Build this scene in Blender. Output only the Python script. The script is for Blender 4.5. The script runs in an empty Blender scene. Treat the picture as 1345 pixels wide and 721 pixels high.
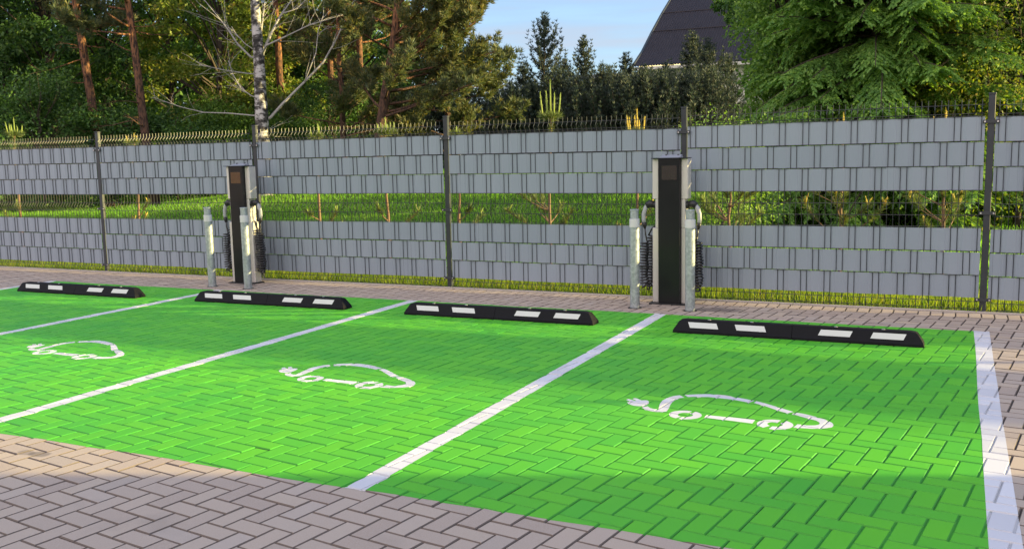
import bpy, math, random
import numpy as np
from mathutils import Vector, Matrix, Euler

rng = np.random.default_rng(7)
random.seed(7)
SC = bpy.context.scene
COL = SC.collection
R_ = math.radians

# ------------------------------------------------------------------ camera
F, PITCH, ROLL, YAW = 1234.6, -0.12861, 0.02254, 0.44390
CAM = np.array([-0.1823, -7.7262, 1.4011])
PX, PY = 672.5, 360.5
def rotm(pitch, roll, yaw):
    c, s = math.cos(yaw), math.sin(yaw)
    Rz = np.array([[c, -s, 0], [s, c, 0], [0, 0, 1]])
    c, s = math.cos(pitch), math.sin(pitch)
    Rx = np.array([[1, 0, 0], [0, c, -s], [0, s, c]])
    c, s = math.cos(roll), math.sin(roll)
    Ry = np.array([[c, 0, s], [0, 1, 0], [-s, 0, c]])
    return Rz @ Rx @ Ry
RM = rotm(PITCH, ROLL, YAW)
def at3(px, py, d):
    return CAM + d * (RM @ np.array([(px - PX) / F, 1, -(py - PY) / F]))
def horizon(px):
    return 215.93 - 0.02253 * px
def at(px, d):
    p = at3(px, horizon(px), d)
    return float(p[0]), float(p[1])
def zat(px, py, d):
    return float(at3(px, py, d)[2])
cd = bpy.data.cameras.new('camera'); cam = bpy.data.objects.new('camera', cd); COL.objects.link(cam)
m = Matrix(((RM[0, 0], RM[0, 2], -RM[0, 1]), (RM[1, 0], RM[1, 2], -RM[1, 1]), (RM[2, 0], RM[2, 2], -RM[2, 1])))
cam.matrix_world = Matrix.Translation(CAM) @ m.to_4x4()
cd.sensor_fit = 'HORIZONTAL'; cd.sensor_width = 36.0; cd.lens = 36.0 * F / 1345
cd.clip_start = 0.05; cd.clip_end = 3000
SC.camera = cam

# ------------------------------------------------------------------ light
AZ, EL = 21.5, 9.6
a, e = R_(AZ), R_(EL)
sd = Vector((math.cos(e) * math.cos(a), math.cos(e) * math.sin(a), math.sin(e)))
sl = bpy.data.lights.new('sun', 'SUN'); sl.energy = 5.0; sl.angle = R_(0.55); sl.color = (1.0, 0.80, 0.33)
so = bpy.data.objects.new('sun', sl); COL.objects.link(so)
so.rotation_euler = sd.to_track_quat('Z', 'Y').to_euler()
W = bpy.data.worlds.new('World'); SC.world = W; W.use_nodes = True
nt = W.node_tree; nt.nodes.clear()
o = nt.nodes.new('ShaderNodeOutputWorld'); bg = nt.nodes.new('ShaderNodeBackground')
sky = nt.nodes.new('ShaderNodeTexSky'); sky.sky_type = 'NISHITA'; sky.sun_disc = False
sky.sun_elevation = e; sky.sun_rotation = R_(90 - AZ)
sky.air_density = 1.0; sky.dust_density = 0.1; sky.ozone_density = 3.0
bg.inputs['Strength'].default_value = 0.15
# thin evening cloud streaks, low in the sky
tc = nt.nodes.new('ShaderNodeTexCoord'); mp = nt.nodes.new('ShaderNodeMapping'); mp.inputs['Scale'].default_value = (1.6, 1.6, 16)
nz = nt.nodes.new('ShaderNodeTexNoise'); nz.inputs['Scale'].default_value = 2.6; nz.inputs['Detail'].default_value = 6
cr = nt.nodes.new('ShaderNodeValToRGB'); cr.color_ramp.elements[0].position = .30; cr.color_ramp.elements[0].color = (.55, .55, .55, 1); cr.color_ramp.elements[1].position = .75
cr.color_ramp.elements[1].color = (.92, .92, .92, 1)
mx = nt.nodes.new('ShaderNodeMix'); mx.data_type = 'RGBA'; cc_ = nt.nodes.new('ShaderNodeValToRGB'); cc_.color_ramp.elements[0].position = .42; cc_.color_ramp.elements[1].position = .66
cc_.color_ramp.elements[0].color = (.34, .43, .65, 1); cc_.color_ramp.elements[1].color = (.50, .50, .60, 1)
vm = nt.nodes.new('ShaderNodeVectorMath'); vm.operation = 'SCALE'; vm.inputs['Scale'].default_value = 2.65
nt.links.new(nz.outputs[0], cc_.inputs[0]); nt.links.new(cc_.outputs[0], vm.inputs[0]); nt.links.new(vm.outputs[0], mx.inputs[6 + 1])
nt.links.new(tc.outputs['Generated'], mp.inputs['Vector']); nt.links.new(mp.outputs[0], nz.inputs['Vector'])
nt.links.new(nz.outputs[0], cr.inputs[0]); sx = nt.nodes.new('ShaderNodeSeparateXYZ'); nt.links.new(tc.outputs['Generated'], sx.inputs[0])
lo = nt.nodes.new('ShaderNodeMapRange'); lo.inputs[1].default_value = .16; lo.inputs[2].default_value = .6; lo.inputs[3].default_value = 1; lo.inputs[4].default_value = .12
nt.links.new(sx.outputs['Z'], lo.inputs[0])
mv = nt.nodes.new('ShaderNodeMath'); mv.operation = 'MULTIPLY'; nt.links.new(cr.outputs[0], mv.inputs[0]); nt.links.new(lo.outputs[0], mv.inputs[1])
nt.links.new(mv.outputs[0], mx.inputs[0])
nt.links.new(sky.outputs[0], mx.inputs[6])
# bright clouds added in the unseen sky behind the camera, as ambient fill
n2 = nt.nodes.new('ShaderNodeTexNoise'); n2.inputs['Scale'].default_value = 2.2; n2.inputs['Detail'].default_value = 7
nt.links.new(tc.outputs['Generated'], n2.inputs['Vector'])
ma = nt.nodes.new('ShaderNodeMath'); ma.operation = 'MULTIPLY_ADD'; ma.inputs[1].default_value = -.9
nt.links.new(sx.outputs['Y'], ma.inputs[0]); nt.links.new(n2.outputs[0], ma.inputs[2])
c2 = nt.nodes.new('ShaderNodeValToRGB'); c2.color_ramp.elements[0].position = .52; c2.color_ramp.elements[1].position = .95
nt.links.new(ma.outputs[0], c2.inputs[0])
m2 = nt.nodes.new('ShaderNodeMix'); m2.data_type = 'RGBA'; m2.inputs[7].default_value = (4.4, 3.9, 3.95, 1)
nt.links.new(c2.outputs[0], m2.inputs[0]); nt.links.new(mx.outputs[2], m2.inputs[6]); nt.links.new(m2.outputs[2], bg.inputs[0])
nt.links.new(bg.outputs[0], o.inputs[0])
vs = SC.view_settings
vs.view_transform = 'Standard'; vs.look = 'None'; vs.gamma = 1; vs.use_curve_mapping = False
vs.exposure = 1.56
SC.render.engine = 'CYCLES'
SC.cycles.max_bounces = 6; SC.cycles.diffuse_bounces = 3; SC.cycles.glossy_bounces = 3
SC.cycles.transmission_bounces = 4; SC.cycles.use_denoising = True
SC.cycles.sample_clamp_indirect = 6

# ------------------------------------------------------------------ materials
class NT:
    def __init__(s, name):
        s.m = bpy.data.materials.new(name); s.m.use_nodes = True
        s.t = s.m.node_tree; s.t.nodes.clear()
        s.out = s.n('ShaderNodeOutputMaterial')
    def n(s, typ, **kw):
        nd = s.t.nodes.new(typ)
        for k, v in kw.items(): setattr(nd, k, v)
        return nd
    def l(s, a, b): s.t.links.new(a, b)
    def noise(s, scale, detail=4, vec=None, rough=.55):
        nd = s.n('ShaderNodeTexNoise'); nd.inputs['Scale'].default_value = scale
        nd.inputs['Detail'].default_value = detail; nd.inputs['Roughness'].default_value = rough
        if vec is None: vec = s.n('ShaderNodeTexCoord').outputs['Object']
        s.l(vec, nd.inputs['Vector']); return nd.outputs[0]
    def ramp(s, fac, stops, interp='LINEAR'):
        nd = s.n('ShaderNodeValToRGB'); cr = nd.color_ramp; cr.interpolation = interp
        while len(cr.elements) < len(stops): cr.elements.new(.5)
        for el, (p, c) in zip(cr.elements, stops):
            el.position = p; el.color = (*c, 1) if len(c) == 3 else c
        s.l(fac, nd.inputs[0]); return nd.outputs[0]
    def mix(s, fac, a, b, blend='MIX'):
        nd = s.n('ShaderNodeMix', data_type='RGBA', blend_type=blend)
        for i, v in ((0, fac), (6, a), (7, b)):
            if hasattr(v, 'links'): s.l(v, nd.inputs[i])
            elif i == 0: nd.inputs[0].default_value = v
            else: nd.inputs[i].default_value = (*v, 1)
        return nd.outputs[2]
    def math(s, op, a, b=0.):
        nd = s.n('ShaderNodeMath', operation=op)
        for i, v in ((0, a), (1, b)):
            if hasattr(v, 'links'): s.l(v, nd.inputs[i])
            else: nd.inputs[i].default_value = v
        return nd.outputs[0]
    def bump(s, h, strength=.3, dist=.01):
        nd = s.n('ShaderNodeBump'); nd.inputs['Strength'].default_value = strength; nd.inputs['Distance'].default_value = dist
        s.l(h, nd.inputs['Height']); return nd.outputs[0]
    def bsdf(s, color, rough=.6, metal=0., spec=.5, normal=None, coat=0.):
        b = s.n('ShaderNodeBsdfPrincipled')
        if hasattr(color, 'links'): s.l(color, b.inputs['Base Color'])
        else: b.inputs['Base Color'].default_value = (*color, 1)
        if hasattr(rough, 'links'): s.l(rough, b.inputs['Roughness'])
        else: b.inputs['Roughness'].default_value = rough
        b.inputs['Metallic'].default_value = metal; b.inputs['Specular IOR Level'].default_value = spec
        b.inputs['Coat Weight'].default_value = coat
        if normal is not None: s.l(normal, b.inputs['Normal'])
        s.l(b.outputs[0], s.out.inputs[0]); return b

def m_plain(name, col, rough=.6, metal=0., spec=.5, var=.15, scale=8., coat=0., bump=0.):
    t = NT(name); n = t.noise(scale, 5)
    c = t.mix(n, tuple(x * (1 - var) for x in col), tuple(min(1, x * (1 + var)) for x in col))
    r = t.math('ADD', t.math('MULTIPLY', n, .15), rough - .07)
    t.bsdf(c, r, metal, spec, t.bump(t.noise(scale * 12, 3), bump, .004) if bump else None, coat)
    return t.m

def m_leaf(name, cols, trans=.35, nscale=.6, rough=.55, tcol=None, gloss=.35):
    """leaf colours vary from leaf to leaf and from clump to clump"""
    t = NT(name)
    g = t.n('ShaderNodeNewGeometry')
    n = t.noise(nscale, 3)
    f = t.math('ADD', t.math('MULTIPLY', g.outputs['Random Per Island'], .55), t.math('MULTIPLY', n, .62))
    k = len(cols)
    c = t.ramp(f, [(.18 + .72 * i / max(1, k - 1), col) for i, col in enumerate(cols)])
    b = t.n('ShaderNodeBsdfPrincipled'); t.l(c, b.inputs['Base Color'])
    b.inputs['Roughness'].default_value = rough; b.inputs['Specular IOR Level'].default_value = gloss
    tr = t.n('ShaderNodeBsdfTranslucent')
    t.l(t.mix(1., c, tcol or (1.5, 1.35, .6), 'MULTIPLY'), tr.inputs[0])
    ms = t.n('ShaderNodeMixShader'); ms.inputs[0].default_value = trans
    t.l(b.outputs[0], ms.inputs[1]); t.l(tr.outputs[0], ms.inputs[2]); t.l(ms.outputs[0], t.out.inputs[0])
    return t.m

def m_paver():
    t = NT('paver_concrete'); at_ = t.n('ShaderNodeAttribute', attribute_name='rnd'); r = at_.outputs['Fac']
    c = t.ramp(r, [(0., (.385, .30, .235)), (.3, (.43, .345, .27)), (.55, (.455, .365, .285)), (.8, (.48, .385, .29)), (.93, (.455, .38, .315)), (1., (.37, .305, .245))])
    big = t.noise(.55, 4)
    c = t.mix(t.math('MULTIPLY', big, .35), c, (.44, .365, .30))
    fine = t.noise(190, 3)
    c = t.mix(t.math('MULTIPLY', t.ramp(fine, [(.38, (0, 0, 0)), (.66, (1, 1, 1))]), .45), c, (.54, .46, .40))
    st = t.ramp(t.noise(2.2, 6), [(.60, (0, 0, 0)), (.72, (1, 1, 1))])
    c = t.mix(t.math('MULTIPLY', st, .22), c, (.17, .145, .13))
    # old damp stain beside the bollard at the last charger, and two small spots on the lot
    pos = t.n('ShaderNodeNewGeometry').outputs['Position']
    def blot(x, y, rx, ry, amt, c):
        sv = t.n('ShaderNodeVectorMath', operation='SUBTRACT'); t.l(pos, sv.inputs[0]); sv.inputs[1].default_value = (x, y, 0)
        mv = t.n('ShaderNodeVectorMath', operation='MULTIPLY'); t.l(sv.outputs[0], mv.inputs[0]); mv.inputs[1].default_value = (1 / rx, 1 / ry, 0)
        ln = t.n('ShaderNodeVectorMath', operation='LENGTH'); t.l(mv.outputs[0], ln.inputs[0])
        d = t.math('ADD', ln.outputs['Value'], t.math('MULTIPLY', t.math('SUBTRACT', t.noise(9, 4), .5), 1.5))
        return t.mix(t.math('MULTIPLY', t.ramp(d, [(.7, (1, 1, 1)), (1.1, (0, 0, 0))]), amt), c, (.09, .08, .08))
    c = blot(-2.02, .36, .26, .13, .6, c); c = blot(-4.17, -4.72, .07, .04, .55, c); c = blot(-4.26, -4.73, .05, .03, .4, c)
    c = blot(-7.35, .42, .2, .06, .5, c)
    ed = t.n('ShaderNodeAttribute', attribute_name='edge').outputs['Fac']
    c = t.mix(t.math('MULTIPLY', ed, .85), c, (.075, .06, .052))  # chamfer shade painted in as dark colour, along with joint grime
    t.bsdf(c, .82, 0, .3, t.bump(fine, .35, .0025)); return t.m

def m_paint(name, a_, b_, var, rough=.5, worn=None, edge=None):
    t = NT(name); at_ = t.n('ShaderNodeAttribute', attribute_name='rnd'); r = at_.outputs['Fac']
    n = t.noise(.8, 5)
    f = t.math('ADD', t.math('MULTIPLY', r, var), t.math('MULTIPLY', n, 1 - var))
    c = t.ramp(f, [(.25, a_), (.75, b_)])
    if worn:
        w = t.ramp(t.noise(3.1, 8, rough=.7), [(.66, (0, 0, 0)), (.76, (1, 1, 1))])
        c = t.mix(t.math('MULTIPLY', w, .33), c, worn)
        w2 = t.ramp(t.noise(55, 4), [(.60, (0, 0, 0)), (.8, (1, 1, 1))])
        c = t.mix(t.math('MULTIPLY', w2, .16), c, worn)
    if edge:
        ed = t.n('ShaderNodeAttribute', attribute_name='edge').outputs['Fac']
        c = t.mix(t.math('MULTIPLY', ed, .8), c, edge)  # darker coat on chamfers: painted shade together with grime
    t.bsdf(c, rough, 0, .35, t.bump(t.noise(190, 3), .25, .002)); return t.m

def m_pinebark():
    t = NT('pine_bark'); tc = t.n('ShaderNodeTexCoord'); sp = t.n('ShaderNodeSeparateXYZ'); t.l(tc.outputs['Object'], sp.inputs[0])
    h = t.math('ADD', t.math('MULTIPLY', sp.outputs['Z'], .17), t.math('MULTIPLY', t.noise(1.5, 4), .3))
    c = t.ramp(h, [(.25, (.065, .045, .038)), (.75, (.15, .078, .05)), (1., (.27, .125, .06))])
    mpn = t.n('ShaderNodeMapping'); mpn.inputs['Scale'].default_value = (1, 1, .3); t.l(tc.outputs['Object'], mpn.inputs[0])
    pl = t.noise(22, 5, mpn.outputs[0])
    c = t.mix(t.ramp(pl, [(.42, (1, 1, 1)), (.56, (0, 0, 0))]), c, (.045, .03, .025))
    t.bsdf(c, .9, 0, .2, t.bump(pl, .8, .03)); return t.m

def m_birch():
    t = NT('birch_bark'); tc = t.n('ShaderNodeTexCoord')
    mpn = t.n('ShaderNodeMapping'); mpn.inputs['Scale'].default_value = (1, 1, 1.7); t.l(tc.outputs['Object'], mpn.inputs[0])
    n = t.noise(3.4, 7, mpn.outputs[0], .65)
    c = t.ramp(n, [(.40, (.02, .02, .019)), (.48, (.09, .085, .08)), (.55, (.42, .41, .40)), (1, (.62, .61, .59))])
    t.bsdf(c, .75, 0, .25, t.bump(n, .4, .02)); return t.m

def m_grassground():
    t = NT('lawn_soil'); n = t.noise(.35, 6)
    c = t.ramp(n, [(.3, (.035, .07, .014)), (.6, (.065, .125, .022)), (.8, (.10, .15, .03))])
    t.bsdf(c, .95, 0, .1, t.bump(t.noise(30, 5), .8, .05)); return t.m

def m_roof():
    t = NT('corrugated_roof'); c = t.mix(t.noise(1.2, 6), (.024, .020, .022), (.042, .035, .038))
    t.bsdf(c, .7, 0, .3); return t.m

def m_galv():
    t = NT('galvanised_steel'); tc = t.n('ShaderNodeTexCoord')
    v = t.n('ShaderNodeTexVoronoi'); v.inputs['Scale'].default_value = 55; t.l(tc.outputs['Object'], v.inputs['Vector'])
    sp = t.n('ShaderNodeSeparateColor'); t.l(v.outputs['Color'], sp.inputs[0])
    c = t.ramp(t.math('ADD', t.math('MULTIPLY', sp.outputs[0], .5), t.math('MULTIPLY', t.noise(6, 5), .5)), [(.2, (.30, .345, .36)), (.8, (.47, .52, .535))])
    t.bsdf(c, .48, .55, .5, t.bump(t.noise(40, 4), .1, .003)); return t.m

M = dict(
    paver=m_paver(), joint=m_plain('joint_sand', (.06, .048, .042), .95, var=.3, scale=30),
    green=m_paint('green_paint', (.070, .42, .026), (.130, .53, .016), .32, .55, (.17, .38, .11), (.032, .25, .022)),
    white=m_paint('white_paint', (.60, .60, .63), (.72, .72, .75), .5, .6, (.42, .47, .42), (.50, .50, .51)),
    kerb=m_plain('kerb_concrete', (.42, .38, .33), .85, var=.2, scale=12, bump=.3),
    lawn=m_grassground(),
    grass=m_leaf('grass_blade', [(.09, .25, .025), (.13, .33, .032), (.18, .39, .042), (.25, .42, .06)], .5, .35, .5, (1.3, 1.3, .6)),
    grass_dry=m_leaf('verge_grass_blade', [(.09, .18, .02), (.15, .26, .028), (.22, .32, .04), (.36, .34, .09)], .55, .9, .5, (1.4, 1.3, .5)),
    rubber=m_plain('black_rubber', (.008, .008, .011), .7, var=.5, scale=14, bump=.35, spec=.18),
    reflect=m_plain('white_reflector', (.60, .61, .62), .4, var=.05),
    anthracite=m_plain('anthracite_coating', (.030, .036, .042), .42, .0, var=.2, scale=20),
    post=m_plain('post_coating', (.035, .042, .05), .38, .2, var=.25, scale=20),
    wire=m_plain('wire_coating', (.016, .021, .027), .3, .0, var=.15),
    bolt=m_plain('zinc_bolt', (.6, .6, .6), .35, .8),
    galv=m_galv(),
    alu=m_plain('brushed_aluminium', (.62, .60, .57), .42, .35, var=.06, scale=5),
    blackgloss=m_plain('black_glass', (.010, .011, .013), .3, 0, .3, var=.1, coat=.12),
    screen=m_plain('display_glass', (.15, .13, .12), .05, .7, .6, var=.05, coat=.3),
    darkplastic=m_plain('dark_plastic', (.016, .017, .019), .45, var=.2),
    greyplastic=m_plain('grey_plastic', (.36, .38, .40), .4, var=.08),
    lid=m_plain('lid_grey', (.27, .285, .31), .4, var=.06),
    cable=m_plain('cable_rubber', (.018, .018, .022), .3, 0, .6, var=.15),
    pinebark=m_pinebark(), birch=m_birch(),
    birchlimb=m_plain('birch_limb', (.31, .30, .285), .8, var=.3, scale=6),
    bark=m_plain('dark_bark', (.060, .046, .036), .9, var=.5, scale=9, bump=.6),
    twig=m_plain('pale_dead_twig', (.25, .20, .15), .85, var=.35, scale=9),
    pinetwig=m_plain('young_pine_twig', (.19, .115, .07), .85, var=.3, scale=25),
    roof=m_roof(), plaster=m_plain('pale_plaster', (.55, .53, .50), .85, var=.12, scale=3),
    brownwood=m_plain('brown_boards', (.30, .17, .10), .7, var=.35, scale=3),
    needle_old=m_leaf('old_pine_needles', [(.04, .07, .045), (.07, .105, .055), (.12, .145, .062), (.24, .20, .07)], .33, .5),
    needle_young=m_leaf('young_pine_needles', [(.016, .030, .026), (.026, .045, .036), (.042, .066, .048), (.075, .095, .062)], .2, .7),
    needle_row=m_leaf('row_pine_needles', [(.06, .10, .035), (.10, .15, .045), (.17, .20, .07)], .3, 2.),
    candle=m_leaf('fresh_candles', [(.17, .28, .06), (.28, .38, .09), (.42, .46, .14)], .35, 3.),
    candle_gold=m_leaf('golden_candles', [(.40, .36, .05), (.55, .46, .08), (.6, .5, .14)], .35, 3.),
    leaf_dark=m_leaf('dark_leaves', [(.022, .062, .018), (.04, .10, .026), (.065, .15, .034), (.11, .20, .04)], .35, .6),
    leaf_mid=m_leaf('mid_leaves', [(.04, .095, .018), (.075, .16, .028), (.12, .23, .035), (.19, .30, .05)], .42, .6),
    leaf_yellow=m_leaf('yellow_green_leaves', [(.06, .11, .02), (.12, .19, .028), (.20, .27, .04), (.27, .24, .06)], .42, .9),
    spruce=m_leaf('spruce_sprays', [(.06, .14, .04), (.11, .24, .055), (.17, .33, .07), (.26, .42, .09)], .42, 1.1),
    leaf_bright=m_leaf('bright_leaves', [(.06, .14, .03), (.11, .22, .045), (.17, .31, .06), (.25, .40, .08)], .42, .8),
    brownleaf=m_leaf('dry_brown_leaves', [(.12, .075, .03), (.22, .14, .05), (.30, .21, .07)], .3, 1.5),
)

# ------------------------------------------------------------------ object helpers
def tag(o, label=None, cat=None, group=None, kind=None):
    if label: o['label'] = label
    if cat: o['category'] = cat
    if group: o['group'] = group
    if kind: o['kind'] = kind
    return o
def link(name, me, mat, parent=None, smooth=False):
    if mat is not None and not me.materials: me.materials.append(mat)
    if smooth: me.polygons.foreach_set('use_smooth', [True] * len(me.polygons))
    ob = bpy.data.objects.new(name, me); COL.objects.link(ob)
    if parent is not None: ob.parent = parent
    return ob
def empty(name, loc=(0, 0, 0), rz=0.):
    ob = bpy.data.objects.new(name, None); COL.objects.link(ob)
    ob.location = loc; ob.rotation_euler = (0, 0, rz); ob.empty_display_size = .1
    return ob
def copy_tree(ob, parent=None):
    c = ob.copy(); COL.objects.link(c); c.parent = parent
    for ch in ob.children: copy_tree(ch, c)
    return c
class MB:
    def __init__(s): s.v = []; s.f = []
    def add(s, vs, fs):
        k = len(s.v); s.v.extend([tuple(map(float, p)) for p in vs]); s.f.extend([tuple(i + k for i in f) for f in fs])
    def box(s, x0, x1, y0, y1, z0, z1, c=0.):
        """box with chamfered vertical and top edges"""
        if c <= 0:
            v = [(x, y, z) for z in (z0, z1) for x, y in ((x0, y0), (x1, y0), (x1, y1), (x0, y1))]
            s.add(v, [(3, 2, 1, 0), (4, 5, 6, 7), (0, 1, 5, 4), (1, 2, 6, 5), (2, 3, 7, 6), (3, 0, 4, 7)]); return
        def ring(i, z):
            a0, a1, b0, b1 = x0 + i, x1 - i, y0 + i, y1 - i
            return [(a0 + c, b0, z), (a1 - c, b0, z), (a1, b0 + c, z), (a1, b1 - c, z), (a1 - c, b1, z), (a0 + c, b1, z), (a0, b1 - c, z), (a0, b0 + c, z)]
        s.loft([ring(c * .6, z0), ring(0, z0 + c * .6), ring(0, z1 - c * .6), ring(c * .6, z1)])
    def loft(s, rings, cap=True, closed=True):
        n = len(rings[0]); vs = [p for r in rings for p in r]; fs = []
        for i in range(len(rings) - 1):
            for j in range(n if closed else n - 1):
                k = (j + 1) % n
                fs.append((i * n + j, i * n + k, (i + 1) * n + k, (i + 1) * n + j))
        if cap:
            fs.append(tuple(range(n - 1, -1, -1))); fs.append(tuple((len(rings) - 1) * n + j for j in range(n)))
        s.add(vs, fs)
    def tube(s, pts, radii, sides=6, cap=True):
        pts = [Vector(p) for p in pts]
        if not hasattr(radii, '__len__'): radii = [radii] * len(pts)
        rings = []; up = None
        for i, p in enumerate(pts):
            d = (pts[min(i + 1, len(pts) - 1)] - pts[max(i - 1, 0)])
            d = d.normalized() if d.length > 1e-9 else Vector((0, 0, 1))
            if up is None:
                up = d.orthogonal().normalized()
            else:
                up = (up - d * up.dot(d)); up = up.normalized() if up.length > 1e-6 else d.orthogonal().normalized()
            sv = d.cross(up)
            rings.append([p + float(radii[i]) * (math.cos(t) * up + math.sin(t) * sv) for t in [2 * math.pi * k / sides for k in range(sides)]])
        s.loft(rings, cap)
    def lathe(s, prof, cx=0, cy=0, n=20):
        rings = [[(cx + r * math.cos(2 * math.pi * k / n), cy + r * math.sin(2 * math.pi * k / n), z) for k in range(n)] for r, z in prof]
        s.loft(rings)
    def mesh(s, name):
        me = bpy.data.meshes.new(name); me.from_pydata(s.v, [], s.f); me.update(); return me
    def build(s, name, mat, parent=None, smooth=False): return link(name, s.mesh(name), mat, parent, smooth)

def quads_mesh(name, V):
    """V: (n,4,3) -> mesh of n loose quads"""
    n = len(V); me = bpy.data.meshes.new(name)
    me.vertices.add(4 * n); me.vertices.foreach_set('co', np.ascontiguousarray(V, dtype=np.float32).ravel())
    me.loops.add(4 * n); me.loops.foreach_set('vertex_index', np.arange(4 * n, dtype=np.int32))
    me.polygons.add(n); me.polygons.foreach_set('loop_start', np.arange(0, 4 * n, 4, dtype=np.int32))
    me.polygons.foreach_set('loop_total', np.full(n, 4, dtype=np.int32))
    me.update(calc_edges=True); return me
def unit(v): return v / (np.linalg.norm(v, axis=-1, keepdims=True) + 1e-9)
def rand_unit(n): return unit(rng.normal(size=(n, 3)))
def leaf_quads(c, d, L, Wd, nrm=None):
    """rhombic leaves starting at c, pointing along d"""
    n = len(c); d = unit(d)
    if nrm is None: nrm = rand_unit(n)
    b = unit(np.cross(d, nrm)); L = np.broadcast_to(L, (n,))[:, None]; Wd = np.broadcast_to(Wd, (n,))[:, None]
    return np.stack([c, c + d * L * .45 + b * Wd * .5, c + d * L, c + d * L * .45 - b * Wd * .5], 1)

# ------------------------------------------------------------------ ground
def sheet(name, x0, x1, y0, y1, z, mat, kind='structure'):
    mb = MB(); mb.add([(x0, y0, z), (x1, y0, z), (x1, y1, z), (x0, y1, z)], [(0, 1, 2, 3)])
    return tag(mb.build(name, mat), kind=kind)
def sm(t):
    t = np.clip(t, 0, 1); return t * t * (3 - 2 * t)
def gh(x, y):
    return .85 * sm((np.asarray(y, float) - 8) / 12) * sm((np.asarray(x, float) + 25) / 8)
def ground_sheet():
    gx = [-600, -200, -80] + list(np.arange(-50, 40.1, 1.5)) + [80, 200, 600]; gy = [-600, -100, -20, 0.9] + list(np.arange(2, 60, 1.5)) + [100, 250, 900]
    vs = [(x, y, float(gh(x, y)) - .05) for y in gy for x in gx]; n = len(gx)
    fs = [(j * n + i, j * n + i + 1, (j + 1) * n + i + 1, (j + 1) * n + i) for j in range(len(gy) - 1) for i in range(n - 1)]
    me = bpy.data.meshes.new('ground'); me.from_pydata(vs, [], fs); tag(link('ground', me, M['lawn'], None, True), kind='structure')
ground_sheet()
sheet('paving_bed', -30, 9, -16.5, .835, -.0072, M['joint'])

FY = .88            # fence line
BW, TH, JT, CH = .0950, R_(-8), .0042, .0042
EU = np.array([math.cos(TH), math.sin(TH)]); EV = np.array([-math.sin(TH), math.cos(TH)]); O0 = np.array([-.267, -3.506])
PX0, PX1, PY0, PY1 = -18.5, 8.5, -12.5, .63
def clip_poly(poly, a, b, c, keep=True):
    """keep the side a*x+b*y<=c of a 3D polygon"""
    out = []; n = len(poly)
    for i in range(n):
        p, q = poly[i], poly[(i + 1) % n]
        dp = a * p[0] + b * p[1] - c; dq = a * q[0] + b * q[1] - c
        if dp <= 0: out.append(p)
        if (dp < 0 < dq) or (dq < 0 < dp):
            t = dp / (dp - dq); out.append(tuple(p[k] + t * (q[k] - p[k]) for k in range(3)))
    return out
brick_faces = []      # (poly, rnd)
def add_brick(corners):
    """corners: 4 xy (ccw) of the block without joint; makes a top and four chamfers, slightly uneven"""
    r = random.random(); dz = random.gauss(0, .0007); tx, ty = random.gauss(0, .006), random.gauss(0, .006)
    c = np.mean(corners, 0)
    def zz(p, z): return (float(p[0]), float(p[1]), z + dz + (p[0] - c[0]) * tx + (p[1] - c[1]) * ty)
    e0 = corners[1] - corners[0]; e1 = corners[3] - corners[0]; l0, l1 = np.linalg.norm(e0), np.linalg.norm(e1); u0, u1 = e0 / l0, e1 / l1
    top = [corners[0] + u0 * CH + u1 * CH, corners[1] - u0 * CH + u1 * CH, corners[2] - u0 * CH - u1 * CH, corners[3] + u0 * CH - u1 * CH]
    T = [zz(p, 0.) for p in top]; B = [zz(p, -.0052) for p in corners]
    D = [(p[0], p[1], -.02) for p in B]
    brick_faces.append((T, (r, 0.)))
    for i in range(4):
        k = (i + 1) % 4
        brick_faces.append(([B[i], B[k], T[k], T[i]], (r, .92))); brick_faces.append(([D[i], D[k], B[k], B[i]], (r, 1.)))  # second value darkens chamfers and sides, for painted shade and grime
def world(u, v): return O0 + u * BW * EU + v * BW * EV
g = JT / BW / 2
NR = 150
for i in range(-NR - 60, NR):
    for j in range(-NR, NR):
        k = (i - j - 1) % 4
        if k == 0: u0, u1, v0, v1 = i, i + 2, j, j + 1
        elif k == 2: u0, u1, v0, v1 = i, i + 1, j - 1, j + 1
        else: continue
        c = world((u0 + u1) / 2, (v0 + v1) / 2)
        if not (PX0 - .2 < c[0] < PX1 + .2 and PY0 - .2 < c[1] < PY1 + .15): continue
        add_brick(np.array([world(u0 + g, v0 + g), world(u1 - g, v0 + g), world(u1 - g, v1 - g), world(u0 + g, v1 - g)]))
brick_faces = [(q, r) for q, r in ((clip_poly(p, 0, 1, PY1 - .002) if max(v[1] for v in p) > PY1 - .002 else p, r) for p, r in brick_faces) if len(q) > 2]
x = PX0
while x < PX1:          # soldier course against the kerb
    add_brick(np.array([(x + JT / 2, PY1 + .002), (x + BW - JT / 2, PY1 + .002), (x + BW - JT / 2, .832), (x + JT / 2, .832)])); x += BW
def face_mesh(name, faces, mat, lift=0., kind=None, parent=None):
    vs, fs, rr = [], [], []
    for p, r in faces:
        k = len(vs); vs.extend((q[0], q[1], q[2] + lift) for q in p); fs.append(tuple(range(k, k + len(p)))); rr.append(r)
    me = bpy.data.meshes.new(name); me.from_pydata(vs, [], fs)
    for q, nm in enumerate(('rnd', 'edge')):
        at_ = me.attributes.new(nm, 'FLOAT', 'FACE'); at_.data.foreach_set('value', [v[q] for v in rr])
    me.update()
    ob = link(name, me, mat, parent)
    if kind: ob['kind'] = kind
    return ob
face_mesh('pavement', brick_faces, M['paver'], 0, 'structure')

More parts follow.
